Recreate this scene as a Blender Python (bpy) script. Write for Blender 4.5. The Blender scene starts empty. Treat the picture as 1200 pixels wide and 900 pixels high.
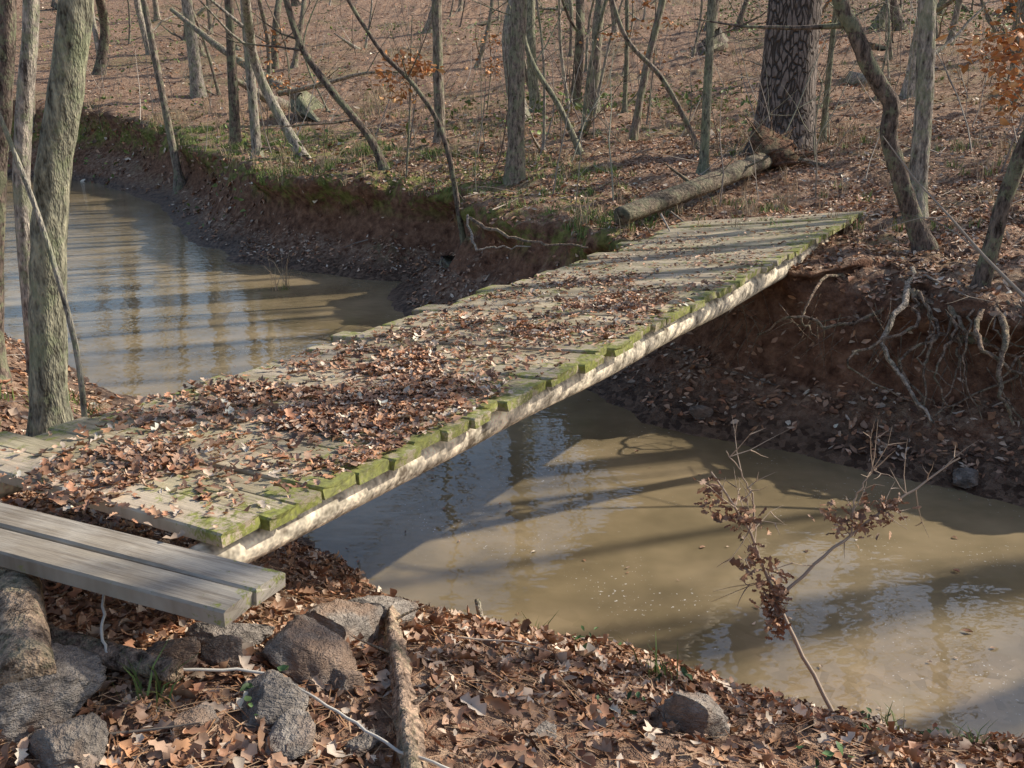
import bpy, bmesh, math, random, numpy as np
from mathutils import Vector, noise as mnoise
random.seed(7); rng=np.random.default_rng(7)
sc=bpy.context.scene
sc.view_settings.view_transform='Standard'; sc.view_settings.look='None'; sc.view_settings.exposure=0
# ------------------------------------------------------------------ helpers
def vnoise(x,y,s=0):
    ix=np.floor(x); iy=np.floor(y); fx=x-ix; fy=y-iy
    fx=fx*fx*(3-2*fx); fy=fy*fy*(3-2*fy)
    def h(a,b):
        v=np.sin(a*127.1+b*311.7+s*74.7)*43758.5453
        return v-np.floor(v)
    return (h(ix,iy)*(1-fx)+h(ix+1,iy)*fx)*(1-fy)+(h(ix,iy+1)*(1-fx)+h(ix+1,iy+1)*fx)*fy
def fbm(x,y,s=0,o=4):
    t=0;a=.5
    for i in range(o):
        t=t+a*vnoise(x*2**i,y*2**i,s+i*3.3); a*=.5
    return t
def sm(x): x=np.clip(x,0,1); return x*x*(3-2*x)
def qmesh(name,V,F,mat,col=None,smooth=True,vec=None):
    V=np.asarray(V,dtype=np.float32).reshape(-1,3); F=np.asarray(F,dtype=np.int32).reshape(-1,4)
    me=bpy.data.meshes.new(name)
    me.vertices.add(len(V)); me.vertices.foreach_set("co",V.ravel())
    me.loops.add(F.size); me.loops.foreach_set("vertex_index",F.ravel())
    me.polygons.add(len(F)); me.polygons.foreach_set("loop_start",np.arange(0,F.size,4,dtype=np.int32))
    me.update(calc_edges=True)
    me.polygons.foreach_set("use_smooth",np.full(len(F),smooth))
    if col is not None:
        c=np.ones((len(V),4),dtype=np.float32); c[:,:3]=np.asarray(col,dtype=np.float32)
        a=me.color_attributes.new("col","FLOAT_COLOR","POINT"); a.data.foreach_set("color",c.ravel())
    if vec is not None:
        a=me.attributes.new("pc","FLOAT_VECTOR","POINT"); a.data.foreach_set("vector",np.asarray(vec,dtype=np.float32).ravel())
    me.materials.append(mat); me.update()
    ob=bpy.data.objects.new(name,me); sc.collection.objects.link(ob); return ob
class Acc:
    def __init__(s): s.V=[];s.F=[];s.C=[];s.n=0
    def add(s,V,F,C):
        V=np.asarray(V,float); s.V.append(V); s.F.append(np.asarray(F)+s.n)
        C=np.asarray(C,float)
        if C.ndim==1: C=np.tile(C,(len(V),1))
        s.C.append(C); s.n+=len(V)
    def make(s,name,mat,smooth=True):
        return qmesh(name,np.concatenate(s.V),np.concatenate(s.F),mat,np.concatenate(s.C),smooth)
def tube(acc,P,R,sides,col,cap=None,rough=0):
    P=np.asarray(P,float); R=np.asarray(R,float)
    if cap is not None:
        P=np.vstack([P[:1],P,P[-1:]]); R=np.concatenate([[.001],R,[.001]])
    n=len(P)
    T=np.gradient(P,axis=0)
    if cap is not None: T[0]=T[1]=P[2]-P[1]; T[-1]=T[-2]=P[-2]-P[-3]
    T/= (np.linalg.norm(T,axis=1)[:,None]+1e-9)
    ref=np.array([0,0,1.]) if abs(T[:,2]).mean()<.8 else np.array([1.,0,0])
    A=np.cross(T,ref); A/=(np.linalg.norm(A,axis=1)[:,None]+1e-9); B=np.cross(T,A)
    th=np.linspace(0,2*math.pi,sides,endpoint=False)
    rr=np.ones((n,sides))
    if rough>0: rr=1+rough*(rng.random((n,sides))-.5)+rough*.7*np.sin(th*3+rng.random()*6)[None]
    V=P[:,None]+R[:,None,None]*rr[:,:,None]*(np.cos(th)[None,:,None]*A[:,None]+np.sin(th)[None,:,None]*B[:,None])
    i=np.arange(n-1)[:,None]*sides; j=np.arange(sides)[None]; k=(j+1)%sides
    F=np.stack([i+j,i+k,i+sides+k,i+sides+j],-1).reshape(-1,4)
    C=np.tile(np.asarray(col,float),(n*sides,1))
    if cap is not None:
        C=C.reshape(n,sides,3); C[0]=cap; C[-1]=cap; C=C.reshape(-1,3)
    acc.add(V.reshape(-1,3),F,C)
def rs(pts,n):
    P=np.asarray(pts,float); m=len(P)
    if m==2:
        t=np.linspace(0,1,n)[:,None]; return P[0]*(1-t)+P[1]*t
    out=[]
    for t in np.linspace(0,m-1-1e-6,n):
        i=int(t); f=t-i
        p0=P[max(i-1,0)];p1=P[i];p2=P[i+1];p3=P[min(i+2,m-1)]
        out.append(.5*((2*p1)+(p2-p0)*f+(2*p0-5*p1+4*p2-p3)*f*f+(3*p1-p0-3*p2+p3)*f**3))
    return np.array(out)
# ------------------------------------------------------------------ materials
def newmat(name):
    m=bpy.data.materials.new(name); m.use_nodes=True; nt=m.node_tree
    b=nt.nodes["Principled BSDF"]; return m,nt,b
def N(nt,t,**k):
    n=nt.nodes.new(t)
    for a,v in k.items(): setattr(n,a,v)
    return n
def L(nt,a,b): nt.links.new(a,b)
def ramp(nt,fac,stops):
    r=nt.nodes.new("ShaderNodeValToRGB"); e=r.color_ramp.elements
    while len(e)<len(stops): e.new(.5)
    for i,(p,c) in enumerate(stops):
        e[i].position=p; e[i].color=(*c,1) if len(c)==3 else c
    L(nt,fac,r.inputs[0]); return r.outputs[0]
def mix(nt,f,a,b,bt='MIX'):
    m=nt.nodes.new("ShaderNodeMix"); m.data_type='RGBA'; m.blend_type=bt
    for s,v in ((0,f),(6,a),(7,b)):
        if isinstance(v,(int,float)): m.inputs[s].default_value=v
        elif isinstance(v,tuple): m.inputs[s].default_value=(*v,1)
        else: L(nt,v,m.inputs[s])
    return m.outputs[2]
def math_(nt,op,a,b=None,clamp=False):
    m=nt.nodes.new("ShaderNodeMath"); m.operation=op; m.use_clamp=clamp
    for i,v in enumerate((a,b)):
        if v is None: continue
        if isinstance(v,(int,float)): m.inputs[i].default_value=v
        else: L(nt,v,m.inputs[i])
    return m.outputs[0]
def mrange(nt,v,a,b,c=0,d=1):
    m=nt.nodes.new("ShaderNodeMapRange"); m.inputs[1].default_value=a; m.inputs[2].default_value=b
    m.inputs[3].default_value=c; m.inputs[4].default_value=d
    L(nt,v,m.inputs[0]); return m.outputs[0]
def noise(nt,vec,scale,detail=4,rough=.55,out=0):
    n=nt.nodes.new("ShaderNodeTexNoise"); n.inputs["Scale"].default_value=scale
    n.inputs["Detail"].default_value=detail; n.inputs["Roughness"].default_value=rough
    if vec is not None: L(nt,vec,n.inputs["Vector"])
    return n.outputs[out]
def bump(nt,b,h,s=.5,d=.02):
    n=nt.nodes.new("ShaderNodeBump"); n.inputs["Strength"].default_value=s; n.inputs["Distance"].default_value=d
    L(nt,h,n.inputs["Height"]); L(nt,n.outputs[0],b.inputs["Normal"])
def mapping(nt,vec,scale):
    m=nt.nodes.new("ShaderNodeMapping"); m.inputs["Scale"].default_value=scale; L(nt,vec,m.inputs[0]); return m.outputs[0]

def mat_ground():
    m,nt,b=newmat("ground_litter")
    g=N(nt,"ShaderNodeNewGeometry"); P=g.outputs["Position"]
    sx=N(nt,"ShaderNodeSeparateXYZ"); L(nt,P,sx.inputs[0])
    sn=N(nt,"ShaderNodeSeparateXYZ"); L(nt,g.outputs["Normal"],sn.inputs[0])
    v=N(nt,"ShaderNodeTexVoronoi"); v.inputs["Scale"].default_value=22; L(nt,P,v.inputs["Vector"])
    vs=N(nt,"ShaderNodeSeparateColor"); L(nt,v.outputs["Color"],vs.inputs[0])
    leaf=ramp(nt,vs.outputs[0],[(0,(.12,.062,.04)),(.35,(.26,.145,.092)),(.6,(.39,.24,.155)),(.85,(.50,.34,.235)),(1,(.62,.47,.34))])
    fine=noise(nt,P,9,3,.7)
    leaf=mix(nt,.5,leaf,ramp(nt,fine,[(.3,(.15,.085,.053)),(.7,(.50,.34,.24))]))
    low=noise(nt,P,.45,2)
    gp=math_(nt,'MULTIPLY',math_(nt,'MULTIPLY',mrange(nt,low,.54,.66),mrange(nt,fine,.4,.62,0,.6)),mrange(nt,sx.outputs[1],7,9))
    leaf=mix(nt,gp,leaf,(.16,.18,.07))
    clay=ramp(nt,fine,[(.3,(.10,.048,.03)),(.5,(.25,.13,.08)),(.72,(.42,.24,.15))])
    steep=mrange(nt,math_(nt,'ADD',sn.outputs[2],math_(nt,'MULTIPLY',math_(nt,'SUBTRACT',fine,.5),.6)),.86,.66)
    c=mix(nt,steep,leaf,clay)
    moss=math_(nt,'MULTIPLY',math_(nt,'MULTIPLY',mrange(nt,sx.outputs[2],.7,1.0),mrange(nt,sx.outputs[2],1.7,1.35)),mrange(nt,noise(nt,P,2.6,4,.75),.47,.57))
    moss=math_(nt,'MULTIPLY',math_(nt,'MULTIPLY',moss,mrange(nt,sx.outputs[0],2.0,.8)),mrange(nt,sx.outputs[1],6.6,7.5))
    c=mix(nt,math_(nt,'MULTIPLY',moss,.8),c,ramp(nt,fine,[(.35,(.12,.14,.03)),(.65,(.32,.35,.09))]))
    wet=mrange(nt,math_(nt,'ADD',sx.outputs[2],math_(nt,'MULTIPLY',fine,-.2)),.15,.0)
    c=mix(nt,wet,c,ramp(nt,vs.outputs[2],[(.2,(.085,.05,.033)),(.9,(.26,.17,.115))]))
    L(nt,c,b.inputs["Base Color"]); L(nt,mrange(nt,wet,0,1,.92,.45),b.inputs["Roughness"])
    bump(nt,b,noise(nt,P,15,4,.8),1,.06); b.inputs["Specular IOR Level"].default_value=.25
    return m
def mat_water():
    m,nt,b=newmat("muddy_water")
    g=N(nt,"ShaderNodeNewGeometry"); P=g.outputs["Position"]
    c=ramp(nt,noise(nt,P,.8,4,.6),[(.3,(.165,.13,.075)),(.5,(.27,.21,.122)),(.7,(.41,.315,.19))])
    bed=N(nt,"ShaderNodeTexVoronoi"); bed.inputs["Scale"].default_value=13; L(nt,P,bed.inputs["Vector"])
    sep=N(nt,"ShaderNodeSeparateColor"); L(nt,bed.outputs["Color"],sep.inputs[0])
    sx=N(nt,"ShaderNodeSeparateXYZ"); L(nt,P,sx.inputs[0])
    sh=math_(nt,'MULTIPLY',mrange(nt,sx.outputs[1],5.2,4.1),mrange(nt,noise(nt,P,1.7,2),.4,.6))
    c=mix(nt,math_(nt,'MULTIPLY',sh,.45),c,ramp(nt,sep.outputs[0],[(0,(.15,.10,.06)),(1,(.44,.32,.21))]))
    patch=mrange(nt,noise(nt,P,1.1,2),.5,.66)
    fleck=math_(nt,'MULTIPLY',mrange(nt,noise(nt,P,38,2,.6),.66,.70),patch)
    c=mix(nt,fleck,c,(.8,.78,.73))
    L(nt,c,b.inputs["Base Color"]); b.inputs["Roughness"].default_value=.01; b.inputs["IOR"].default_value=1.7
    h=math_(nt,'ADD',noise(nt,mapping(nt,P,(1,1.6,1)),5,2,.5),math_(nt,'MULTIPLY',noise(nt,P,1.3,1),1.5))
    rif=mrange(nt,sx.outputs[1],11,20)
    h=math_(nt,'ADD',h,math_(nt,'MULTIPLY',rif,math_(nt,'MULTIPLY',noise(nt,mapping(nt,P,(1,2,1)),9,2),1.8)))
    bump(nt,b,h,.22,.02)
    return m
def mat_leaf():
    m,nt,b=newmat("dead_leaves")
    a=N(nt,"ShaderNodeAttribute",attribute_name="col")
    L(nt,a.outputs[0],b.inputs["Base Color"]); b.inputs["Roughness"].default_value=.55; b.inputs["Specular IOR Level"].default_value=.3
    return m
def mat_bark(name,rough=.9,zs=.3,sc_=24,lichen=.5,bs=.9):
    m,nt,b=newmat(name)
    a=N(nt,"ShaderNodeAttribute",attribute_name="col")
    g=N(nt,"ShaderNodeNewGeometry"); P=g.outputs["Position"]
    n1=noise(nt,mapping(nt,P,(1,1,zs)),sc_,3,.8)
    c=mix(nt,1.0,a.outputs[0],ramp(nt,n1,[(.34,(.22,.20,.19)),(.5,(.9,.9,.9)),(.66,(1.8,1.75,1.65))]),'MULTIPLY')
    li=math_(nt,'MULTIPLY',mrange(nt,noise(nt,P,5,4,.8),.49,.56),lichen)
    c=mix(nt,li,c,(.29,.32,.19))
    L(nt,c,b.inputs["Base Color"]); b.inputs["Roughness"].default_value=rough; b.inputs["Specular IOR Level"].default_value=.2
    bump(nt,b,n1,bs,.035); return m
def mat_pine():
    m,nt,b=newmat("pine_bark")
    g=N(nt,"ShaderNodeNewGeometry"); P=g.outputs["Position"]
    w=mapping(nt,P,(1,1,.33))
    nv=N(nt,"ShaderNodeTexNoise"); nv.inputs["Scale"].default_value=4; L(nt,w,nv.inputs["Vector"])
    ww=mix(nt,.3,w,nv.outputs[1],'ADD')
    v=N(nt,"ShaderNodeTexVoronoi",feature='DISTANCE_TO_EDGE'); v.inputs["Scale"].default_value=14; L(nt,ww,v.inputs["Vector"])
    f=mrange(nt,v.outputs["Distance"],.0,.14)
    c=mix(nt,f,(.08,.062,.052),ramp(nt,noise(nt,P,16,5,.7),[(.3,(.15,.115,.10)),(.7,(.34,.28,.24))]))
    L(nt,c,b.inputs["Base Color"]); b.inputs["Roughness"].default_value=.95; bump(nt,b,f,1,.06); return m
def mat_deck(name,mossy):
    m,nt,b=newmat(name)
    a=N(nt,"ShaderNodeAttribute",attribute_name="col"); pc=N(nt,"ShaderNodeAttribute",attribute_name="pc")
    g=N(nt,"ShaderNodeNewGeometry"); P=g.outputs["Position"]
    grain=noise(nt,mapping(nt,pc.outputs["Vector"],(2.2,42,1)),1.0,5,.75)
    c=mix(nt,1.0,a.outputs[0],ramp(nt,grain,[(.28,(.38,.34,.30)),(.5,(.95,.93,.90)),(.75,(1.3,1.28,1.2))]),'MULTIPLY')
    stain=mrange(nt,noise(nt,P,3,4,.7),.44,.60)
    c=mix(nt,math_(nt,'MULTIPLY',stain,.4),c,(.23,.175,.115))
    sp=N(nt,"ShaderNodeSeparateXYZ"); L(nt,pc.outputs["Vector"],sp.inputs[0])
    edge=mrange(nt,sp.outputs[2],.24,.0)
    mm=math_(nt,'ADD',noise(nt,P,9,5,.85),math_(nt,'MULTIPLY',edge,.14))
    lo=noise(nt,P,1.6,2)
    mm=math_(nt,'ADD',mm,math_(nt,'MULTIPLY',math_(nt,'SUBTRACT',lo,.5),.25))
    t0=.555 if mossy else .64
    moss=mrange(nt,mm,t0,t0+.08)
    mc=ramp(nt,noise(nt,P,45,2),[(.3,(.10,.115,.02)),(.7,(.32,.35,.06))])
    c=mix(nt,math_(nt,'MULTIPLY',moss,.85),c,mc)
    if mossy: c=mix(nt,mrange(nt,lo,.42,.6,0,.18),c,(.30,.30,.16))
    L(nt,c,b.inputs["Base Color"]); b.inputs["Roughness"].default_value=.85; b.inputs["Specular IOR Level"].default_value=.25
    bump(nt,b,grain,.7,.008); return m
def mat_rock():
    m,nt,b=newmat("rock")
    g=N(nt,"ShaderNodeNewGeometry"); P=g.outputs["Position"]
    n1=noise(nt,P,9,6,.8)
    c=ramp(nt,n1,[(.35,(.12,.10,.085)),(.5,(.28,.24,.205)),(.65,(.48,.42,.36))])
    c=mix(nt,math_(nt,'MULTIPLY',mrange(nt,noise(nt,P,4,4),.48,.6),.7),c,(.32,.20,.13))
    L(nt,c,b.inputs["Base Color"]); b.inputs["Roughness"].default_value=.85
    bump(nt,b,math_(nt,'ADD',n1,noise(nt,mapping(nt,P,(1,1,3.5)),22,3,.8)),1,.03); return m
def mat_plain(name,rough=.8):
    m,nt,b=newmat(name); a=N(nt,"ShaderNodeAttribute",attribute_name="col")
    L(nt,a.outputs[0],b.inputs["Base Color"]); b.inputs["Roughness"].default_value=rough; return m
M_ground=mat_ground();M_water=mat_water();M_leaf=mat_leaf();M_bark=mat_bark("bark");M_twig=mat_plain("twig_bark")
M_pine=mat_pine();M_deck=mat_deck("weathered_planks",True);M_board=mat_deck("grey_board",False);M_rock=mat_rock();M_plain=mat_plain("plant_fibre");M_log=mat_bark("weathered_log",zs=1,lichen=.25,sc_=26)
# ------------------------------------------------------------------ terrain
near=np.array([(60,-20),(20,-4),(8,1.0),(4,2.85),(2.31,3.65),(1.62,3.92),(1.07,4.22),(.23,4.62),(-.59,5.05),(-1.49,6.15),(-3.96,9.06),(-6.5,12.),(-10,14.5),(-16,17.5),(-30,22),(-120,30)],float)
far=np.array([(60,-14),(20,.5),(8,4.2),(4.6,5.7),(3.57,6.43),(3.03,6.87),(2.07,7.6),(1.18,8.2),(.81,9.05),(-.38,10.8),(-1.4,12.4),(-1.57,14),(-3.95,15.3),(-5.5,17.3),(-7.7,22.2),(-10.9,27),(-16,30),(-30,34),(-120,45)],float)
def pdist(x,y,pl):
    best=np.full(x.shape,1e9); nx=np.zeros_like(x); ny=np.zeros_like(x)
    for a,b in zip(pl[:-1],pl[1:]):
        d=b-a; t=np.clip(((x-a[0])*d[0]+(y-a[1])*d[1])/(d@d),0,1)
        px=a[0]+t*d[0]; py=a[1]+t*d[1]; q=np.hypot(x-px,y-py); k=q<best
        best=np.where(k,q,best); nx=np.where(k,px,nx); ny=np.where(k,py,ny)
    return best,nx,ny
poly=np.vstack([near,far[::-1]])
def inside(x,y):
    r=np.zeros(x.shape,bool); n=len(poly)
    for i in range(n):
        x1,y1=poly[i]; x2,y2=poly[(i+1)%n]
        if y1==y2: continue
        c=((y1>y)!=(y2>y))&(x<(x2-x1)*(y-y1)/(y2-y1)+x1); r^=c
    return r
def terrain(x,y):
    wx=x+.5*(fbm(x*.9,y*.9,1)-.47)+.15*(fbm(x*4,y*4,2,2)-.37); wy=y+.5*(fbm(x*.9,y*.9,5)-.47)+.15*(fbm(x*4,y*4,6,2)-.37)
    dn,_,_=pdist(wx,wy,near); df,fx,fy=pdist(wx,wy,far); ins=inside(wx,wy)
    zn=1.2*(1-(1-np.clip(dn/2.5,0,1))**1.35)+.02*np.clip(dn-2.5,0,40)
    zn=zn+.07*(fbm(x*1.7,y*1.7,9)-.47)*sm(dn)+.07*(fbm(x*6,y*6,11,3)-.4)*sm(dn*2)
    T=[0,.45,.7,.95,1.15,1.35,2.0,3]
    zf=np.interp(df,T,[0,.2,.4,.85,1.1,1.25,1.34,1.4])
    zf=zf+.085*np.clip(df-2.5,0,100)+.10*np.clip(y-24,0,200)
    zf=zf+(.22*(fbm(x*.5,y*.5,21)-.47)+.12*(fbm(x*2.2,y*2.2,22)-.47))*sm(df/1.5)+.16*(fbm(x*5,y*5,23,3)-.42)*sm(df/.5)
    zi=-.3*sm(np.minimum(dn,df)/.5)
    isfar=df<dn
    z=np.where(ins,zi,np.where(isfar,zf,zn))
    mod=.15+.85*sm((fbm(x*1.3,y*1.3,31,3)-.25)*3)
    sh=(df-np.interp(df,T,[0,.45,.74,.95,.66,.75,1.75,3]))*mod
    sh=np.where(isfar&~ins&(df<3),sh,0)
    ux=(fx-wx)/(df+1e-6); uy=(fy-wy)/(df+1e-6)
    return x+ux*sh,y+uy*sh,z
def Hz(x,y): return float(terrain(np.array([float(x)]),np.array([float(y)]))[2][0])
def axis(lo,a,b,hi,s,g):
    mid=list(np.arange(a,b,s)); st=s; p=a; left=[]
    while p>lo: st*=g; p-=st; left.append(p)
    st=s; p=mid[-1]; right=[]
    while p<hi: st*=g; p+=st; right.append(p)
    return np.array(left[::-1]+mid+right)
ax=axis(-110,-5,6,110,.05,1.025); ay=axis(-30,1.2,13,150,.05,1.02)
GX,GY=np.meshgrid(ax,ay); TX,TY,TZ=terrain(GX,GY)
ny_,nx_=GX.shape
idx=np.arange(nx_*ny_).reshape(ny_,nx_)
F=np.stack([idx[:-1,:-1],idx[:-1,1:],idx[1:,1:],idx[1:,:-1]],-1).reshape(-1,4)
TV=np.stack([TX,TY,TZ],-1).reshape(-1,3)
qmesh("ground",TV,F,M_ground)
qmesh("creek_water",[(-110,-30,0),(60,-30,0),(60,60,0),(-110,60,0)],[(0,1,2,3)],M_water)
A=TV[F[:,0]];B=TV[F[:,1]];Cc=TV[F[:,2]];D=TV[F[:,3]]
FN=np.cross(Cc-A,D-B); area=.5*np.linalg.norm(FN,axis=1); FN/=(2*area[:,None]+1e-12); FC=(A+B+Cc+D)/4
def sample(n,w):
    p=np.nan_to_num(area*np.maximum(w,0)); p/=p.sum(); f=rng.choice(len(p),n,p=p); u=rng.random((n,1)); v=rng.random((n,1))
    P=(A[f]*(1-u)+B[f]*u)*(1-v)+(D[f]*(1-u)+Cc[f]*u)*v
    return P,FN[f]
def infr(P,m=1.1):
    return (P[:,1]>1)&(np.abs(P[:,0])<(.54*P[:,1]+.6)*m)
FY=np.maximum(FC[:,1],1.)
# ------------------------------------------------------------------ leaves
PAL=np.array([(.42,.22,.13),(.49,.29,.18),(.58,.38,.26),(.28,.15,.095),(.66,.49,.36),(.46,.23,.135),(.19,.11,.075),(.52,.275,.145),(.72,.59,.47),(.40,.25,.17)])
def leaves(P,Nn,size,tilt=.35,kind=0,pal=PAL,bright=1):
    n=len(P)
    if kind==0: ws=[.02,.20,.11,.27,.14,.24,.02]
    elif kind==1: ws=[.03,.26,.20,.04]
    else: ws=[.08,.28,.05]
    m=len(ws); xs=np.linspace(-.5,.5,m)
    tx=np.concatenate([xs,xs+.03,xs+.03]); ty=np.concatenate([np.zeros(m),ws,-np.array(ws)])
    q=[]
    for i in range(m-1): q+= [(i,i+1,m+i+1,m+i),(i+1,i,2*m+i,2*m+i+1)]
    q=np.array(q); k=3*m
    S=size*(0.45+.55*rng.random((n,1))+.7*rng.random((n,1))**3)
    fold=(rng.random((n,1))-.1)*1.3; curl=(rng.random((n,1))-.35)*2.0; tw=(rng.random((n,1))-.5)*1.8
    wsc=.5+.75*rng.random((n,1))
    X=tx[None]*np.ones((n,1)); Y=ty[None]*wsc
    Z=fold*np.abs(Y)+curl*X**2+tw*X*Y
    X=X*(1-.3*np.abs(curl)*X**2)
    yaw=rng.random(n)*2*math.pi
    Nn=Nn+tilt*rng.normal(size=(n,3)); Nn/=np.linalg.norm(Nn,axis=1)[:,None]
    r=np.stack([np.cos(yaw),np.sin(yaw),np.zeros(n)],1)
    U=r-(r*Nn).sum(1)[:,None]*Nn; U/=np.linalg.norm(U,axis=1)[:,None]+1e-9; W=np.cross(Nn,U)
    V=P[:,None]+S[:,:,None]*(X[:,:,None]*U[:,None]+Y[:,:,None]*W[:,None]+Z[:,:,None]*Nn[:,None])
    Fq=(q[None]+np.arange(n)[:,None,None]*k).reshape(-1,4)
    c=pal[rng.integers(0,len(pal),n)]*(.55+.65*rng.random((n,1)))*bright
    C=np.repeat(c,k,0)*(.8+.4*rng.random((n*k,1)))
    return V.reshape(-1,3),Fq,np.clip(C,0,.85)
def leafobj(name,sets):
    a=Acc()
    for s in sets: a.add(*s)
    return a.make(name,M_leaf)
dry=(FC[:,2]>.06)
fr=infr(FC)
lm=.3+sm((fbm(FC[:,0]*1.3,FC[:,1]*1.3,41,3)-.25)*3)
w1=dry*fr*(FC[:,1]<5.6)*(FC[:,1]>1.2)*(lm+.2)*np.clip(FC[:,2]*3,.15,1)
P1,N1=sample(27000,w1); P1=P1+N1*(.003+.025*rng.random((len(P1),1))**2)
steepf=np.clip((FN[:,2]-.5)*2.5,.05,1)*np.where(FC[:,2]<.7,.75,1)
dens2=dry*fr*(FC[:,1]>=5.0)*(FC[:,1]<18)*lm*steepf/np.clip(FY/9,1,3)
P2,N2=sample(34000,dens2); P2=P2+N2*(.003+.014*rng.random((len(P2),1)))
dens3=dry*fr*(FC[:,1]>=17)*(FC[:,1]<60)*lm/(FY/17)**1.3
P3,N3=sample(17000,dens3); P3=P3+N3*.02
leafobj("leaf_litter",[leaves(P1[:13000],N1[:13000],.070,.40,0,bright=1.0),leaves(P1[13000:],N1[13000:],.042,.5,1,bright=.95),leaves(P2,N2,.066,.26,1,bright=1.05),leaves(P3,N3,.12,.25,2,bright=1.0)])
n=200; Pw=np.stack([rng.uniform(-3,4,n),rng.uniform(4,11,n),np.full(n,.006)],1)
k=inside(Pw[:,0],Pw[:,1]); Pw=Pw[k]
leafobj("floating_leaves",[leaves(Pw,np.tile([0,0,1.],(len(Pw),1)),.04,.03,1)])
def needles(P,Nn,ln,pal):
    n=len(P); a=rng.random(n)*6.28; r=np.stack([np.cos(a),np.sin(a),np.zeros(n)],1); U=r-(r*Nn).sum(1)[:,None]*Nn; W=np.cross(Nn,U)
    S=ln*(.5+rng.random((n,1))); w_=.0016*W; b_=P+Nn*.02
    bend=W*S*.12*rng.normal(size=(n,1))
    V=np.stack([b_-U*S/2-w_,b_-U*S/2+w_,b_+bend+w_,b_+bend-w_,b_+U*S/2+w_,b_+U*S/2-w_],1).reshape(-1,3)
    q=np.array([(0,1,2,3),(3,2,4,5)]); Fq=(q[None]+np.arange(n)[:,None,None]*6).reshape(-1,4)
    return V,Fq,np.repeat(pal[rng.integers(0,len(pal),n)]*(.6+.6*rng.random((n,1))),6,0)
Pn,Nn_=sample(6500,w1); a=Acc(); a.add(*needles(Pn,Nn_,.13,np.array([(.5,.27,.13),(.4,.2,.1),(.6,.4,.24)]))); a.make("pine_straw",M_plain)
# ------------------------------------------------------------------ bridge
NR=np.array([-.96,2.76,1.50]);NL=np.array([-2.17,3.50,1.48]);FR=np.array([3.6,10.35,1.50]);FL=np.array([1.83,10.35,1.39])
def deck(s,w): # w 0=right 1=left
    sag=-.05*np.sin(math.pi*np.clip(s,0,1))
    s=np.asarray(s)[...,None]; w=np.asarray(w)[...,None]
    P=(NR*(1-s)+FR*s)*(1-w)+(NL*(1-s)+FL*s)*w
    P=P.copy(); P[...,2]+=sag; return P
bridge=bpy.data.objects.new("wooden_footbridge",None); sc.collection.objects.link(bridge)
EDR=(FR-NR)/np.linalg.norm(FR-NR)
def plank(acc_list,a,b,wid,th,colr,idn,jit=.004,shear=True):
    a=np.array(a,float); b=np.array(b,float); Ld=np.linalg.norm(b-a); d=(b-a)/Ld
    side=np.cross([0,0,1.],d); side/=np.linalg.norm(side); up=np.cross(d,side)
    shr=(EDR@d)/(EDR@side) if shear else 0
    n=12; ts=np.linspace(0,1,n); bv=.007
    prof=[(-wid/2+bv,0),(wid/2-bv,0),(wid/2,-bv),(wid/2,-th),(-wid/2,-th),(-wid/2,-bv)]
    k=len(prof); V=[];PC=[]
    wob=(rng.random(n)-.5)*jit*2; cup=(rng.random()-.5)*.014; crook=(rng.random()-.5)*.02
    for i,t in enumerate([0]+list(ts)+[1]):
        ii=min(max(i-1,0),n-1); cen=(i==0 or i==n+1)
        for (u,v) in prof:
            ee=(rng.random()-.5)*.014 if i in(1,n) else 0
            uu=u*(.02 if cen else 1); vv=(v+th/2)*.02-th/2 if cen else v
            p=a+d*(t*Ld+ee+uu*shr)+side*(uu+crook*math.sin(math.pi*t)+wob[ii]*.6)+up*(vv+wob[ii]*.5+cup*math.sin(math.pi*t))
            V.append(p); PC.append((idn*7.3+t*Ld,u+idn*.37,min(t*Ld,(1-t)*Ld*1.6+.06)))
    m=n+2; Fq=[]
    for i in range(m-1):
        for j in range(k):
            jj=(j+1)%k; Fq.append((i*k+j,(i+1)*k+j,(i+1)*k+jj,i*k+jj))
    acc_list.append((np.array(V),np.array(Fq),np.tile(colr,(len(V),1)),np.array(PC)))
def planks_obj(name,lst,parent,mat):
    V=[];Fq=[];C=[];PC=[];n=0
    for v,f,c,p in lst: V.append(v);Fq.append(f+n);C.append(c);PC.append(p);n+=len(v)
    o=qmesh(name,np.concatenate(V),np.concatenate(Fq),mat,np.concatenate(C),False,np.concatenate(PC)); o.parent=parent; return o
lst=[]; s=.012; i=0; tot=8.85
while s<1.0:
    wid=random.choice([.14,.185,.185,.235]); sc_=s+wid/2/tot
    if sc_>1: break
    a=deck(sc_,random.uniform(-.022,.014)); b=deck(sc_,1+random.uniform(-.04,.05))
    if random.random()<.10: b=deck(sc_,1.10)
    v=random.uniform(.72,1.15); colr=np.array((.56,.49,.39))*v*np.array((1,random.uniform(.96,1.0),random.uniform(.88,1.0)))
    a[2]+=random.uniform(-.010,.007); b[2]+=random.uniform(-.012,.010)
    dd=(b-a)/np.linalg.norm(b-a); sk=np.linalg.norm(np.cross(dd,EDR))
    plank(lst,a,b,(wid)*sk-.010,.045,colr,i); s+=wid/tot; i+=1
planks_obj("deck_planks",lst,bridge,M_deck)
ac=Acc()
ss=np.linspace(-.01,.985,26)
for side_ in (0,1):
    R=(.065+.06*ss)*(1 if side_==0 else .9); wv=(.03+R/1.42) if side_==0 else (.97-R/1.42)
    P=deck(ss,wv); P[:,2]-=.055+R; P[:,0]+=.008*np.sin(ss*23); P[:,2]+=.004*np.sin(ss*31)
    tube(ac,P,R,18,(.78,.68,.54),cap=(.4,.3,.2),rough=.05)
o=ac.make("support_poles",mat_bark("peeled_pole",zs=1,lichen=.10,sc_=9,bs=.35)); o.parent=bridge
lst=[]
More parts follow.
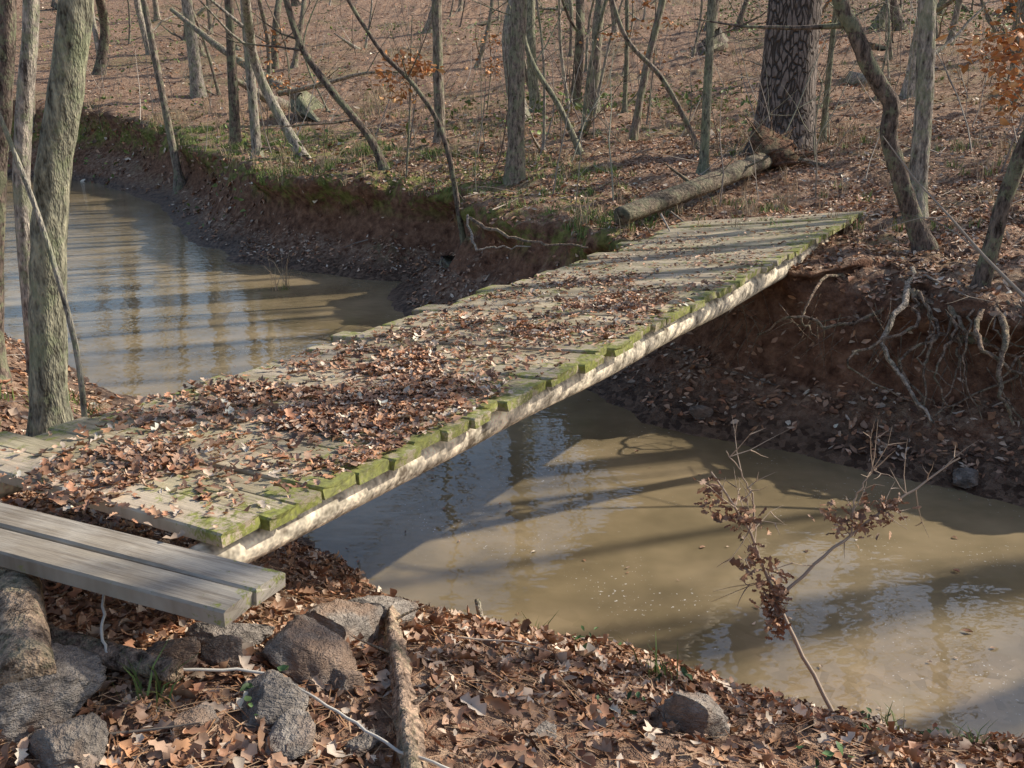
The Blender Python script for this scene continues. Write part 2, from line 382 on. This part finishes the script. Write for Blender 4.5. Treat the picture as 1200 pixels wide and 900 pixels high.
Pd=np.array([-.909,.417,0]); Sd=np.array([-.417,-.909,0])
a0=np.array([-.69,2.57,1.50])
plank(lst,a0,a0+Pd*2.0,.125,.05,np.array((.44,.40,.35)),101,shear=False)
plank(lst,a0+Sd*.13+Pd*.01,a0+Sd*.13+Pd*2.05,.125,.05,np.array((.40,.365,.32)),102,shear=False)
planks_obj("approach_boards",lst,bridge,M_board)
ac=Acc()
tube(ac,rs([(-1.28,2.30,1.365),(-1.52,2.75,1.365),(-1.7,3.1,1.365)],24),np.full(24,.072),22,(.34,.25,.18),cap=(.40,.31,.22),rough=.07)
tube(ac,rs([(-.95,2.46,1.27),(-1.3,2.6,1.27),(-2.1,2.95,1.27)],24),np.full(24,.035),16,(.28,.2,.15),cap=(.3,.23,.16),rough=.15)
o=ac.make("sill_logs",M_log); o.parent=bridge
def deckleaves(n,f):
    s=rng.random(n*14); w=rng.random(n*14)*.97+.015
    pr=f(s,w)*(.16+.84*sm((fbm(s*20,w*3.5,51,4)-.36)*5)); k=rng.random(len(s))<pr; s=s[k][:n];w=w[k][:n]
    P=deck(s,w); P[:,2]+=.004+.015*rng.random(len(s))**2; return P
d1=deckleaves(6600,lambda s,w: .85*np.exp(-((w-.48)/.36)**2)*np.exp(-((s-.31)/.17)**2)+.75*np.exp(-((w-.38)/.38)**2)*np.exp(-((s-.10)/.10)**2))
d2=deckleaves(2600,lambda s,w: .4*np.exp(-((s-.5)/.35)**2)+.14)
ZU=lambda q:np.tile([0,0,1.],(len(q),1))
o=leafobj("leaves_on_deck",[leaves(d1,ZU(d1),.053,.22,0,bright=1.15),leaves(d2,ZU(d2),.04,.2,1,bright=1.1)]); o.parent=bridge
# ------------------------------------------------------------------ trees
def rv(s=1): return rng.normal(size=3)*s
def branch(acc,p,d,Ln,r,lev,maxlev,col,dens=1.0,up=.06):
    n=max(4,int(Ln/.45)+2); pts=[np.array(p,float)]; d=np.array(d,float); d/=np.linalg.norm(d)
    for i in range(n-1):
        d=d+rv(.13)+np.array([0,0,up]); d/=np.linalg.norm(d); pts.append(pts[-1]+d*Ln/(n-1))
    R=r*np.linspace(1,.2,n)
    tube(acc,pts,R,(8 if r>.06 else 5 if r>.02 else 3),col)
    if lev<maxlev:
        k=int((2+Ln*1.3)*dens)
        for _ in range(min(k,9)):
            t=rng.uniform(.25,1); i=min(int(t*(n-1)),n-2); q=pts[i]; dd=pts[i+1]-pts[i]; dd/=np.linalg.norm(dd)
            o=np.cross(dd,rv()); o/=np.linalg.norm(o)+1e-9
            branch(acc,q,dd*.6+o*.8,Ln*rng.uniform(.3,.55)*(1.2-t*.5),max(R[i]*.5,.004),lev+1,maxlev,col,dens,up)
BK=[(.26,.215,.18),(.34,.30,.26),(.16,.125,.105),(.25,.24,.18)]
def tree(acc,way,r0,height,col,nb=12,low=.3,flare=1.5,maxlev=2,dens=1.0):
    W=np.array(way,float); d=W[-1]-W[-2]; d/=np.linalg.norm(d); d=d*.5+np.array([0,0,.5]); d/=np.linalg.norm(d)
    base=W[0]; ext=[W[-1]]
    while ext[-1][2]<base[2]+height:
        d=d+rv(.05); d[2]=abs(d[2])+.05; d/=np.linalg.norm(d); ext.append(ext[-1]+d*1.3)
    allp=np.vstack([W,np.array(ext[1:])]) if len(ext)>1 else W
    lo=base-np.array([0,0,.25]); allp=np.vstack([[lo],allp])
    n=len(allp)*5; P=rs(allp,n); h=(P[:,2]-base[2])/height
    P[2:,:2]+=rng.normal(size=(n-2,2))*r0*.04
    R=r0*(1-.8*np.clip(h,0,1))*(1+(flare-1)*np.exp(-np.clip(P[:,2]-base[2],-.2,99)/(r0*1.8)))*(1+.025*rng.normal(size=n))
    tube(acc,P,R,(20 if r0>.09 else 12 if r0>.05 else 8),col,rough=.07)
    for _ in range(nb):
        t=rng.uniform(low,1); i=min(int(t*(n-1)),n-2)
        dd=P[i+1]-P[i]; dd/=np.linalg.norm(dd)+1e-9; o=np.cross(dd,rv()); o/=np.linalg.norm(o)+1e-9
        branch(acc,P[i],dd*.5+o,height*rng.uniform(.12,.28)*(1.15-.6*t),max(R[i]*.4,.006),1,maxlev,col,dens)
def T(name,way,r0,height,col=0,**k):
    a=Acc(); w=[list(p) for p in way]
    if w[0][2] is None: w[0][2]=Hz(w[0][0],w[0][1])
    tree(a,w,r0,height,BK[col],**k); return a.make(name,M_bark)
T("bare_tree",[(0.04,14.3,None),(.06,14.3,2.6),(.1,14.3,3.8)],.12,14,nb=9)
T("bare_tree",[(-1.33,19,None),(-1.33,19,4.1)],.10,14,nb=9)
T("bare_tree",[(-.62,13.1,None),(-.85,13.1,2.0),(-1.2,13.1,2.65),(-1.7,13.1,3.2),(-2.3,13.1,4.3)],.04,6,2,nb=8)
T("bare_tree",[(-1.98,15.8,None),(-2.2,15.8,1.9),(-2.75,15.8,2.6),(-3.2,15.9,3.3)],.065,7,2,nb=8)
T("bare_tree",[(2.57,13.7,None),(2.55,13.7,3.8)],.062,11,3,nb=8)
T("bare_tree",[(2.1,18,None),(2.3,18,2.9),(2.55,18,4.1)],.07,12,nb=9)
T("bare_tree",[(1.09,16.5,None),(.75,16.5,2.3),(.3,16.5,3.0),(.1,16.5,3.8)],.05,7,3,nb=8)
T("bare_tree",[(3.0,16.6,None),(2.4,16.6,2.7),(1.75,16.6,3.4)],.045,7,nb=8)
T("bare_tree",[(4.97,16.5,None),(5.0,16.5,3.9)],.05,10,3,nb=8)
T("bare_tree",[(3.68,8.9,None),(3.48,8.9,1.75),(3.36,8.9,2.05),(3.24,8.9,2.35),(3.23,8.9,2.6),(3.02,8.9,2.9),(2.86,8.9,3.2),(2.72,8.9,3.43),(2.4,8.9,4.4)],.08,9,2,nb=9,low=.4)
T("bare_tree",[(4.0,10,None),(3.95,10,2.6),(3.86,10,3.6)],.09,12,1,nb=9,low=.35)
T("bare_tree",[(3.66,7.75,None),(3.76,7.7,2.0),(3.88,7.6,2.7),(4.1,7.5,3.8)],.065,8,2,nb=9,low=.35)
T("bare_tree",[(-2.54,5.15,None),(-2.47,5.15,1.5),(-2.38,5.15,2.1),(-2.26,5.15,2.6),(-2.10,5.15,3.2),(-1.98,5.2,4.2)],.094,13,3,nb=10,low=.35,flare=2.0)
T("bare_tree",[(-3.78,7,None),(-3.58,7,2.0),(-3.30,7,3.3)],.075,12,2,nb=8,low=.35)
T("bare_tree",[(-4.1,8.3,None),(-4.0,8.3,2.0),(-3.72,8.3,3.4)],.075,12,1,nb=8,low=.35)
T("bare_tree",[(-5.9,22,None),(-5.8,22,4.2)],.11,13,2,nb=9)
T("bare_tree",[(-4.72,19,None),(-4.75,19,4.1)],.09,13,1,nb=9)
T("bare_tree",[(-7.5,23,None),(-7.9,23,4.3)],.09,12,nb=9)
T("bare_tree",[(-9,30,None),(-9.1,30,5)],.17,15,1,nb=9)
ac=Acc(); tube(ac,rs([(-2.27,5.0,.85),(-2.25,5.0,1.5),(-2.33,5.0,2.1),(-2.42,5.0,2.5),(-2.58,5.0,3.2),(-2.7,5.1,4.6)],24),np.linspace(.016,.01,24),6,(.3,.28,.24)); ac.make("vine_stem",M_bark)
# big pine
z0=Hz(4.2,16); zz=np.concatenate([np.linspace(-.3,6,60),np.linspace(6.3,22,30)])
n=48; th=np.linspace(0,2*math.pi,n,endpoint=False)
R=.42*(1-np.clip(zz,0,30)/34)+.14*np.exp(-np.clip(zz,0,9)/.35)
ph=.06*np.sin(th*5+1)[None]*np.exp(-np.clip(zz,0,9)/.5)[:,None]+.03*(rng.random((len(zz),n))-.5)
Rr=R[:,None]*(1+ph)
V=np.stack([4.2+.012*zz[:,None]+Rr*np.cos(th),16+Rr*np.sin(th),z0+zz[:,None]*np.ones(n)],-1).reshape(-1,3)
i=np.arange(len(zz)-1)[:,None]*n;j=np.arange(n)[None];kk=(j+1)%n
pine=qmesh("pine_trunk",V,np.stack([i+j,i+kk,i+n+kk,i+n+j],-1).reshape(-1,4),M_pine)
ac=Acc(); needP=[]
for _ in range(22):
    h=rng.uniform(13,22); an=rng.random()*6.28; q=np.array([4.2+.012*h,16,z0+h]); dd=np.array([math.cos(an),math.sin(an),.25])
    Lb=rng.uniform(2,3.5); branch(ac,q,dd,Lb,.05,1,2,BK[0])
    for t in np.linspace(.4,1,6):
        c=q+dd*Lb*t; needP.append(c+rng.normal(size=(40,3))*.35)
limbs=ac.make("pine_limbs",M_bark)
needP=np.concatenate(needP); v,f,c=leaves(needP,rng.normal(size=needP.shape),.3,.3,2,pal=np.array([(.05,.08,.03),(.07,.10,.035)]))
ac=Acc(); ac.add(v,f,c); ned=ac.make("pine_needles",M_leaf)
pe=bpy.data.objects.new("pine_tree",None); sc.collection.objects.link(pe)
for o in (pine,limbs,ned): o.parent=pe
# background woods
ac=Acc(); cnt=0
while cnt<155:
    y=17+45*rng.random()**1.1; x=rng.uniform(-.72,.72)*y
    if Hz(x,y)<1.0: continue
    if abs(x-4.2)<1 and y<18: continue
    cnt+=1; r=rng.choice([.025,.03,.04,.05,.07,.09,.12,.16]); z=Hz(x,y); l=rng.normal(size=2)*.45
    tree(ac,[(x,y,z),(x+l[0]*.5+rng.normal()*.15,y,z+1.5),(x+l[0],y+l[1],z+3)],r,6+r*50,np.array(BK[rng.integers(4)])*rng.uniform(.8,1.35),nb=6,low=.1,maxlev=2,dens=.65)
ac.make("background_trees",M_bark)
# woods outside the view to the right (they throw the streaky shadows)
ac=Acc(); cnt=0
while cnt<54:
    x=rng.uniform(5,22); y=rng.uniform(-2,20)
    if x<.62*y+1.6 or Hz(x,y)<.9: continue
    cnt+=1; r=rng.choice([.05,.06,.08,.10,.14]); z=Hz(x,y); l=rng.normal(size=2)*.3
    tree(ac,[(x,y,z),(x+l[0],y+l[1],z+3)],r,9+r*40,BK[rng.integers(4)],nb=5,low=.35,maxlev=2,dens=.5)
ac.make("streamside_trees",M_bark)
# underbrush
ac=Acc()
wq=dry*fr*(FC[:,1]>11)*(FC[:,1]<50)*(FC[:,2]>1.15)/(FY/12)
Pu,_=sample(520,wq)
for p in Pu:
    L_=rng.uniform(.5,2.6); branch(ac,p-np.array([0,0,.05]),(rng.normal()*.35,rng.normal()*.35,1),L_,.005+.004*L_,1,2,np.array(BK[rng.integers(4)])*rng.uniform(.8,1.5),.7)
ac.make("underbrush",M_twig)
# fallen sticks
ac=Acc(); wq=dry*fr*(FC[:,1]>2)*(FC[:,1]<26)*(FC[:,2]>.25)*(FN[:,2]>.7)/np.clip(FY/6,1,9)
Pu,Nu=sample(340,wq)
for p,nn in zip(Pu,Nu):
    a=rng.random()*6.28; d=np.array([math.cos(a),math.sin(a),0]); d-=nn*(d@nn)
    big=p[1]>7; L_=rng.uniform(.12,.45)*(2.5 if big else 1)
    branch(ac,p+nn*.025-d*L_/2,d,L_,rng.uniform(.003,.007)*(2 if big else 1),1,2 if rng.random()<.4 else 1,np.array((.38,.31,.25))*rng.uniform(.4,1.5),.5,up=0)
ac.make("fallen_sticks",M_twig)
# grass
def blades(P,hgt,wd,pal,per):
    n=len(P)*per; B0=np.repeat(P,per,0)+np.concatenate([rng.normal(size=(n,2))*.035,np.zeros((n,1))],1)
    d=rng.normal(size=(n,2))*.35; H=hgt*(.4+.8*rng.random(n)); a=rng.random(n)*6.28; s=np.stack([np.cos(a),np.sin(a),0*a],1)*wd
    m=B0+np.stack([d[:,0]*H*.35,d[:,1]*H*.35,H*.6],1); t=B0+np.stack([d[:,0]*H,d[:,1]*H,H*.9],1)
    V=np.stack([B0-s,B0+s,m+s*.7,m-s*.7,t+s*.1,t-s*.1],1).reshape(-1,3)
    q=np.array([(0,1,2,3),(3,2,4,5)]); Fq=(q[None]+np.arange(n)[:,None,None]*6).reshape(-1,4)
    return V,Fq,np.repeat(pal[rng.integers(0,len(pal),n)],6,0)
GR=np.array([(.17,.24,.06),(.24,.31,.09),(.14,.19,.055)]); ST=np.array([(.52,.38,.24),(.42,.29,.18),(.58,.45,.3)])
gm=sm((fbm(FC[:,0]*.8,FC[:,1]*.8,61,3)-.48)*8)
lip=dry*fr*(FC[:,2]>1.1)*(FC[:,1]>9.5)
edge_=lip*(FC[:,2]<1.5)*(FC[:,1]<30)
a=Acc(); Pg,_=sample(1100,lip*(FC[:,1]<30)*(gm+.12)/(FY/10)*np.where(FC[:,0]<-1,2.2,1)); a.add(*blades(Pg,.26,.004,ST,9)); a.make("dry_grass",M_plain)
a=Acc(); Pg,_=sample(450,lip*(FC[:,1]<32)*gm/(FY/10)); a.add(*blades(Pg,.12,.006,GR,10))
Pg,_=sample(850,edge_*(gm+.15)*np.where(FC[:,0]<1.5,1,.15)); a.add(*blades(Pg,.11,.006,GR,12))
Pg,_=sample(60,dry*fr*(FC[:,0]<-2.2)*(FC[:,1]>5)*(FC[:,1]<11)*(FC[:,2]>.3)); a.add(*blades(Pg,.12,.005,GR,12))
Pg=np.array([(-1.02,2.42,Hz(-1.02,2.42)),(.55,3.3,Hz(.55,3.3)),(.1,3.9,Hz(.1,3.9)),(1.5,3.4,Hz(1.5,3.4)),(1.75,3.2,Hz(1.75,3.2)),(-3.1,13.5,-.02)]); a.add(*blades(Pg,.13,.004,GR,22)); a.make("green_grass",M_plain)
a=Acc(); a.add(*blades(np.array([(-3.1,13.5,0),(-3.2,13.45,0)]),.75,.006,ST,9)); a.make("reed_stalks",M_plain)
Pg,Ng=sample(6000,dry*fr*(FC[:,1]>17)*(FC[:,1]<48)*sm((fbm(FC[:,0]*.22,FC[:,1]*.22,71,3)-.45)*7)*np.where(FC[:,0]>0,1,.35)); Pg=Pg+np.array([0,0,1.])*rng.random((len(Pg),1))*.35
a=Acc(); a.add(*leaves(Pg,Ng,.13,.6,1,pal=GR)); a.make("green_undergrowth",M_leaf)
sd=[]
for x,y in ((-.72,2.35),(.35,2.75),(.3,3.6),(.62,3.25),(1.35,3.2),(1.55,3.15),(1.7,3.3),(-2.1,6.0),(.95,2.5)):
    z=Hz(x,y); sd.append(np.array([x,y,z+.05])+rng.normal(size=(9,3))*np.array([.04,.04,.025]))
sd=np.concatenate(sd); a=Acc(); a.add(*leaves(sd,ZU(sd),.038,.4,1,pal=np.array([(.08,.15,.05),(.13,.21,.08)]))); a.make("seedling_plants",M_leaf)
OR=np.array([(.66,.30,.11),(.76,.40,.17),(.56,.24,.10)])
def clump(c,r,n): return np.array(c)+rng.normal(size=(n,3))*r
def sapling(way,r,clumps,sz):
    a=Acc(); w=[list(p) for p in way]; w[0][2]=Hz(w[0][0],w[0][1]); P=rs(w,20); tube(a,P,np.linspace(r,r*.4,20),8,BK[0])
    cs=[]
    for c,rad,n in clumps:
        cs.append(clump(c,rad,n))
        i=int(np.argmin(np.linalg.norm(P-np.array(c),axis=1))); v=np.array(c)-P[i]
        tube(a,rs([P[max(i-2,0)],P[i]+v*.5+np.array([0,0,.03]),np.array(c)+v*.2],8),np.linspace(r*.4,.003,8),4,BK[0])
    st=a.make("stems",M_bark); cs=np.concatenate(cs); lf=leafobj("leaves",[leaves(cs,rng.normal(size=cs.shape),sz,.3,1,pal=OR)])
    e=bpy.data.objects.new("beech_sapling",None); sc.collection.objects.link(e); st.parent=e; lf.parent=e
sapling([(4.3,7.9,None),(4.05,7.8,2.1),(3.85,7.7,2.7),(3.75,7.7,3.4)],.02,[((3.50,7.6,2.95),(.12,.1,.07),85),((3.62,7.6,2.76),(.09,.1,.05),70),((3.40,7.6,3.08),(.12,.1,.05),60),((3.65,7.6,3.1),(.08,.1,.08),60),((3.60,7.6,2.60),(.06,.08,.05),35)],.07)
sapling([(-1.6,15.3,None),(-1.5,15.2,2.2),(-1.45,15.1,3.0),(-1.4,15,3.6)],.018,[((-1.5,15,2.95),(.2,.2,.08),90),((-1.8,15,2.75),(.16,.2,.07),60),((-1.25,15,2.85),(.12,.2,.06),50),((-1.6,15,2.5),(.14,.2,.05),35)],.10)
def bgsap(x,y,h,n):
    z=Hz(x,y); sapling([(x,y,None),(x+.1,y,z+h*.5),(x+.05,y,z+h)],.018,[((x+rng.normal()*.3,y+rng.normal()*.2,z+h*rng.uniform(.45,.95)),(.22,.2,.09),n) for _ in range(6)],.10)
for x,y,h in ((2.6,20,2.6),(8.2,17.5,2.2),(-5.2,24,2.4),(6.6,24,2.2),(-.6,25,2.0)): bgsap(x,y,h,26)
# ------------------------------------------------------------------ fallen logs
ac=Acc(); n=40
A0=np.array([1.12,10.35,max(Hz(1.12,10.35)+.11,1.44)]); B0=np.array([3.4,13.6,Hz(3.4,13.6)+.15]); P=rs([A0,(A0+B0)/2+np.array([.07,-.07,.02]),B0],n)
tube(ac,P,np.linspace(.095,.12,n)*(1+.06*rng.normal(size=n)*.5),20,(.18,.145,.11),cap=(.10,.06,.04),rough=.14)
branch(ac,P[16],(-.6,.3,.5),.5,.03,1,1,(.2,.16,.12),0,up=0); branch(ac,P[27],(.6,-.3,.4),.4,.025,1,1,(.2,.16,.12),0,up=0)
tube(ac,rs([B0-np.array([.1,.2,0]),B0+np.array([.05,.1,.1]),B0+np.array([.2,.25,.22])],8),np.array([.12,.2,.26,.3,.28,.25,.2,.1]),14,(.16,.09,.06),cap=(.12,.07,.045),rough=.5)
for _ in range(26):
    d=rng.normal(size=3); d[2]=abs(d[2])*.7; d[:2]+=(.3,.3); branch(ac,B0+rv(.08),d,rng.uniform(.3,.8),.035,1,2,(.18,.11,.08),.6)
branch(ac,B0,(1,-.25,.12),1.8,.05,1,2,(.26,.21,.17),.4,up=-.03)
ac.make("fallen_log",M_log)
ac=Acc(); tube(ac,rs([(-8.6,27,4.3),(-7.0,26.2,3.2),(-5.2,25.5,2.2)],14),np.linspace(.05,.13,14),10,(.3,.25,.2),rough=.1)
branch(ac,(-5.6,25,2.3),(1,0,.15),3.5,.07,1,2,(.3,.25,.2),.6,up=-.01); ac.make("leaning_dead_trunk",M_bark)
ac=Acc(); z1=Hz(-.42,3.5); z2=Hz(-.24,2.02)
nn_=60; wv=1+.3*(fbm(np.linspace(0,12,nn_),np.zeros(nn_),3)-.47)*2
PB=rs([(-.47,3.5,z1+.07),(-.42,3.1,z1*.65+z2*.35+.07),(-.33,2.6,z1*.35+z2*.65+.08),(-.23,2.02,z2+.03)],nn_)+rng.normal(size=(nn_,3))*.002
tube(ac,PB,np.linspace(.023,.034,nn_)*wv,20,(.42,.30,.22),cap=(.4,.3,.22),rough=.35)
for i_ in (14,30,44): branch(ac,PB[i_],(rng.choice([-1,1]),.4,.5),.16,.009,1,1,(.4,.3,.22),0,up=0)
ac.make("rotten_branch",M_log)
ac=Acc(); tube(ac,rs([(-.13,3.85,Hz(-.13,3.85)-.03),(-.15,3.85,Hz(-.15,3.85)+.12)],5),np.full(5,.014),8,(.5,.42,.34),cap=(.3,.22,.16),rough=.2); ac.make("broken_stick",M_log)
ac=Acc(); rp=[(-1.25,2.78,1.42),(-1.2,2.6,1.36)]
for x,y in ((-1.15,2.52),(-.95,2.5),(-.72,2.52),(-.52,2.4),(-.33,2.25),(-.18,2.12),(-.02,2.05),(.1,1.98)): rp.append((x,y,Hz(x,y)+.07))
tube(ac,rs(rp,60)+rng.normal(size=(60,3))*.002,np.full(60,.0045),6,(.68,.63,.55)); ac.make("old_rope",M_plain)
# roots on the cut bank
ac=Acc()
def root(pts,r,col=(.30,.22,.165)):
    tube(ac,rs(pts,22)+rng.normal(size=(22,3))*.012,np.linspace(r,r*.35,22),7,col,rough=.15)
root([(3.35,8.3,1.28),(3.1,7.75,1.15),(2.85,7.45,.85),(3.0,7.3,.6),(3.15,7.1,.35)],.03,(.48,.4,.33))
root([(3.6,8.6,1.3),(3.2,8.0,1.1),(2.6,7.9,.9),(2.3,7.85,1.0),(2.0,8.0,.8)],.022)
root([(3.7,7.7,1.25),(3.6,7.1,1.05),(3.5,6.9,.75),(3.6,6.8,.45)],.03)
root([(3.75,7.6,1.2),(3.85,7.0,1.0),(3.75,6.8,.6),(3.7,6.6,.2)],.026)
root([(3.6,7.5,1.2),(3.4,7.1,1.0),(3.65,6.95,.8),(3.9,6.8,.7)],.024)
root([(3.2,8.9,1.2),(2.6,8.25,1.2),(2.35,7.95,.95),(2.5,7.9,.8)],.016)
root([(-.5,11.6,1.25),(-.1,11.0,1.15),(.35,10.4,1.15),(.75,9.9,1.2)],.022)
root([(-.5,11.6,1.25),(-.4,11.0,1.0),(-.2,10.8,1.05),(.2,10.5,1.1)],.016,(.4,.33,.28))
for _ in range(14):
    x=3.95-rng.random()*.9; y=7.0+(3.95-x)*.75; root([(x,y+.3,1.2),(x+rng.normal()*.12,y-.05,1.0),(x+rng.normal()*.2,y-.2,.75),(x+rng.normal()*.25,y-.35,.45)],rng.uniform(.008,.02))
for _ in range(80):
    t=rng.random(); x=3.9-2.6*t; y=6.95+2.0*t+rng.uniform(-.1,.2); branch(ac,(x,y,rng.uniform(.7,1.2)),(rng.normal()*.6-.2,-.5+rng.normal()*.3,-.7),rng.uniform(.2,.6),.006,1,2,(.28,.2,.15),.6,up=-.08)
ac.make("exposed_roots",M_log)
ac=Acc()
branch(ac,(3.95,6.9,1.15),(-.9,.75,.75),1.9,.02,1,2,(.38,.32,.27),.5,up=0); ac.make("dead_branch",M_twig)
# debris-laden sapling leaning out of the water edge
ac=Acc()
def tw(pts,r): P=rs(pts,20)+rng.normal(size=(20,3))*.004; tube(ac,P,np.linspace(r,r*.4,20),6,(.42,.32,.24)); return P
p1=tw([(1.52,3.78,.0),(1.35,4.02,.3),(1.22,4.2,.57),(1.1,4.25,.85),(.92,4.3,1.12)],.012)
p2=tw([(1.25,4.18,.53),(1.45,4.25,.70),(1.7,4.35,.85),(1.95,4.45,.98),(2.15,4.5,1.1)],.009)
p3=tw([(1.1,4.25,.84),(1.12,4.3,1.0),(.98,4.3,1.22)],.006); p4=tw([(1.6,4.3,.8),(1.62,4.35,.98),(1.72,4.4,1.1)],.005)
for P in (p1[8:],p2[4:],p3,p4):
    for _ in range(10):
        i=rng.integers(0,len(P)-1); branch(ac,P[i],rng.normal(size=3)+np.array([0,0,.5]),rng.uniform(.12,.32),.0035,1,2,(.42,.32,.24),.8)
s1=ac.make("twigs",M_twig)
L1=np.concatenate([clump((1.22,4.18,.56),(.03,.03,.07),110),clump((1.24,4.15,.44),(.025,.03,.04),70),clump((1.05,4.25,.92),(.06,.03,.04),60),clump((.93,4.3,1.0),(.03,.03,.06),40),clump((1.62,4.33,.86),(.08,.04,.04),95),clump((1.78,4.38,.90),(.06,.03,.035),45),clump((1.12,4.2,.72),(.03,.03,.04),36)])
s2=leafobj("caught_leaves",[leaves(L1,rng.normal(size=L1.shape),.052,.3,0,pal=PAL[[0,3,9,1,9]])])
e=bpy.data.objects.new("flood_debris_sapling",None); sc.collection.objects.link(e); s1.parent=e; s2.parent=e
# ------------------------------------------------------------------ rocks
def rock(x,y,sx,sy,sz,seed,rot=0,sink=.25):
    bm=bmesh.new(); bmesh.ops.create_icosphere(bm,subdivisions=5,radius=1)
    r_=random.Random(seed*97); pl=[]
    for k in range(13):
        v_=Vector((r_.gauss(0,1),r_.gauss(0,1),r_.gauss(0,.8))).normalized(); pl.append((v_,r_.uniform(.48,.78)))
    q=Vector((seed*3.1,seed*1.7,seed))
    for v in bm.verts:
        p=v.co.copy()
        for nn,th_ in pl:
            dd=p.dot(nn)-th_
            if dd>0: p-=nn*dd
        nb_=abs(mnoise.noise(p*3+q))*.10+mnoise.noise(p*8+q)*.05+mnoise.noise(Vector((p.x,p.y,p.z*5))*3+q)*.04
        p+=v.co*nb_
        v.co=Vector((p.x*sx*1.3,p.y*sy*1.3,p.z*sz*1.3))
    me=bpy.data.meshes.new("rock"); bm.to_mesh(me); bm.free(); me.materials.append(M_rock)
    for p in me.polygons: p.use_smooth=True
    o=bpy.data.objects.new("rock",me); sc.collection.objects.link(o); o.location=(x,y,Hz(x,y)+sz*(1-2*sink)); o.rotation_euler=(.25*math.sin(seed),.25*math.cos(seed),rot)
for i,(x,y,w,h) in enumerate([(.58,2.72,.13,.10),(-.62,3.12,.20,.08),(-.66,2.74,.16,.08),(-.52,3.42,.14,.07),(-1.26,2.36,.18,.09),(-1.12,2.16,.11,.05),(-.68,2.42,.13,.06),(-.60,2.24,.08,.04),(-.78,2.02,.09,.05),(-1.02,2.60,.09,.08),(-1.42,2.55,.12,.08),(-.88,2.66,.07,.06),(-.42,2.3,.06,.03),(-1.32,2.05,.09,.05),(1.15,3.0,.05,.03),(.1,2.5,.05,.03),(.2,3.5,.06,.03),(-.9,2.85,.12,.06),(3.3,6.75,.13,.07),(3.7,6.5,.1,.06),(1.6,8.0,.1,.05),(-.85,2.3,.06,.03),(-.5,2.6,.06,.03)]):
    rock(x,y,w,w*.72,h,i*1.37+.5,rot=i*1.1)
# ------------------------------------------------------------------ light, sky, camera
az=math.radians(70); el=math.radians(34)
S=Vector((math.sin(az)*math.cos(el),math.cos(az)*math.cos(el),math.sin(el)))
sun=bpy.data.lights.new("sun","SUN"); sun.energy=5; sun.angle=math.radians(.6); sun.color=(1,.92,.78)
so=bpy.data.objects.new("sun",sun); sc.collection.objects.link(so); so.rotation_euler=S.to_track_quat('Z','Y').to_euler(); so.location=(20,10,20)
w=bpy.data.worlds.new("World"); sc.world=w; w.use_nodes=True; nt=w.node_tree
sk=nt.nodes.new("ShaderNodeTexSky"); sk.sky_type='NISHITA'; sk.sun_disc=False; sk.sun_elevation=el; sk.sun_rotation=az
sk.dust_density=2.0
bg=nt.nodes["Background"]; bg.inputs[1].default_value=.15; L(nt,sk.outputs[0],bg.inputs[0])
cam=bpy.data.cameras.new("camera"); cam.lens=35.3; cam.sensor_width=36; cam.clip_end=500; cam.clip_start=.05
co=bpy.data.objects.new("camera",cam); sc.collection.objects.link(co); co.location=(0,0,2.9); co.rotation_euler=(math.radians(90-17.5),0,0); sc.camera=co
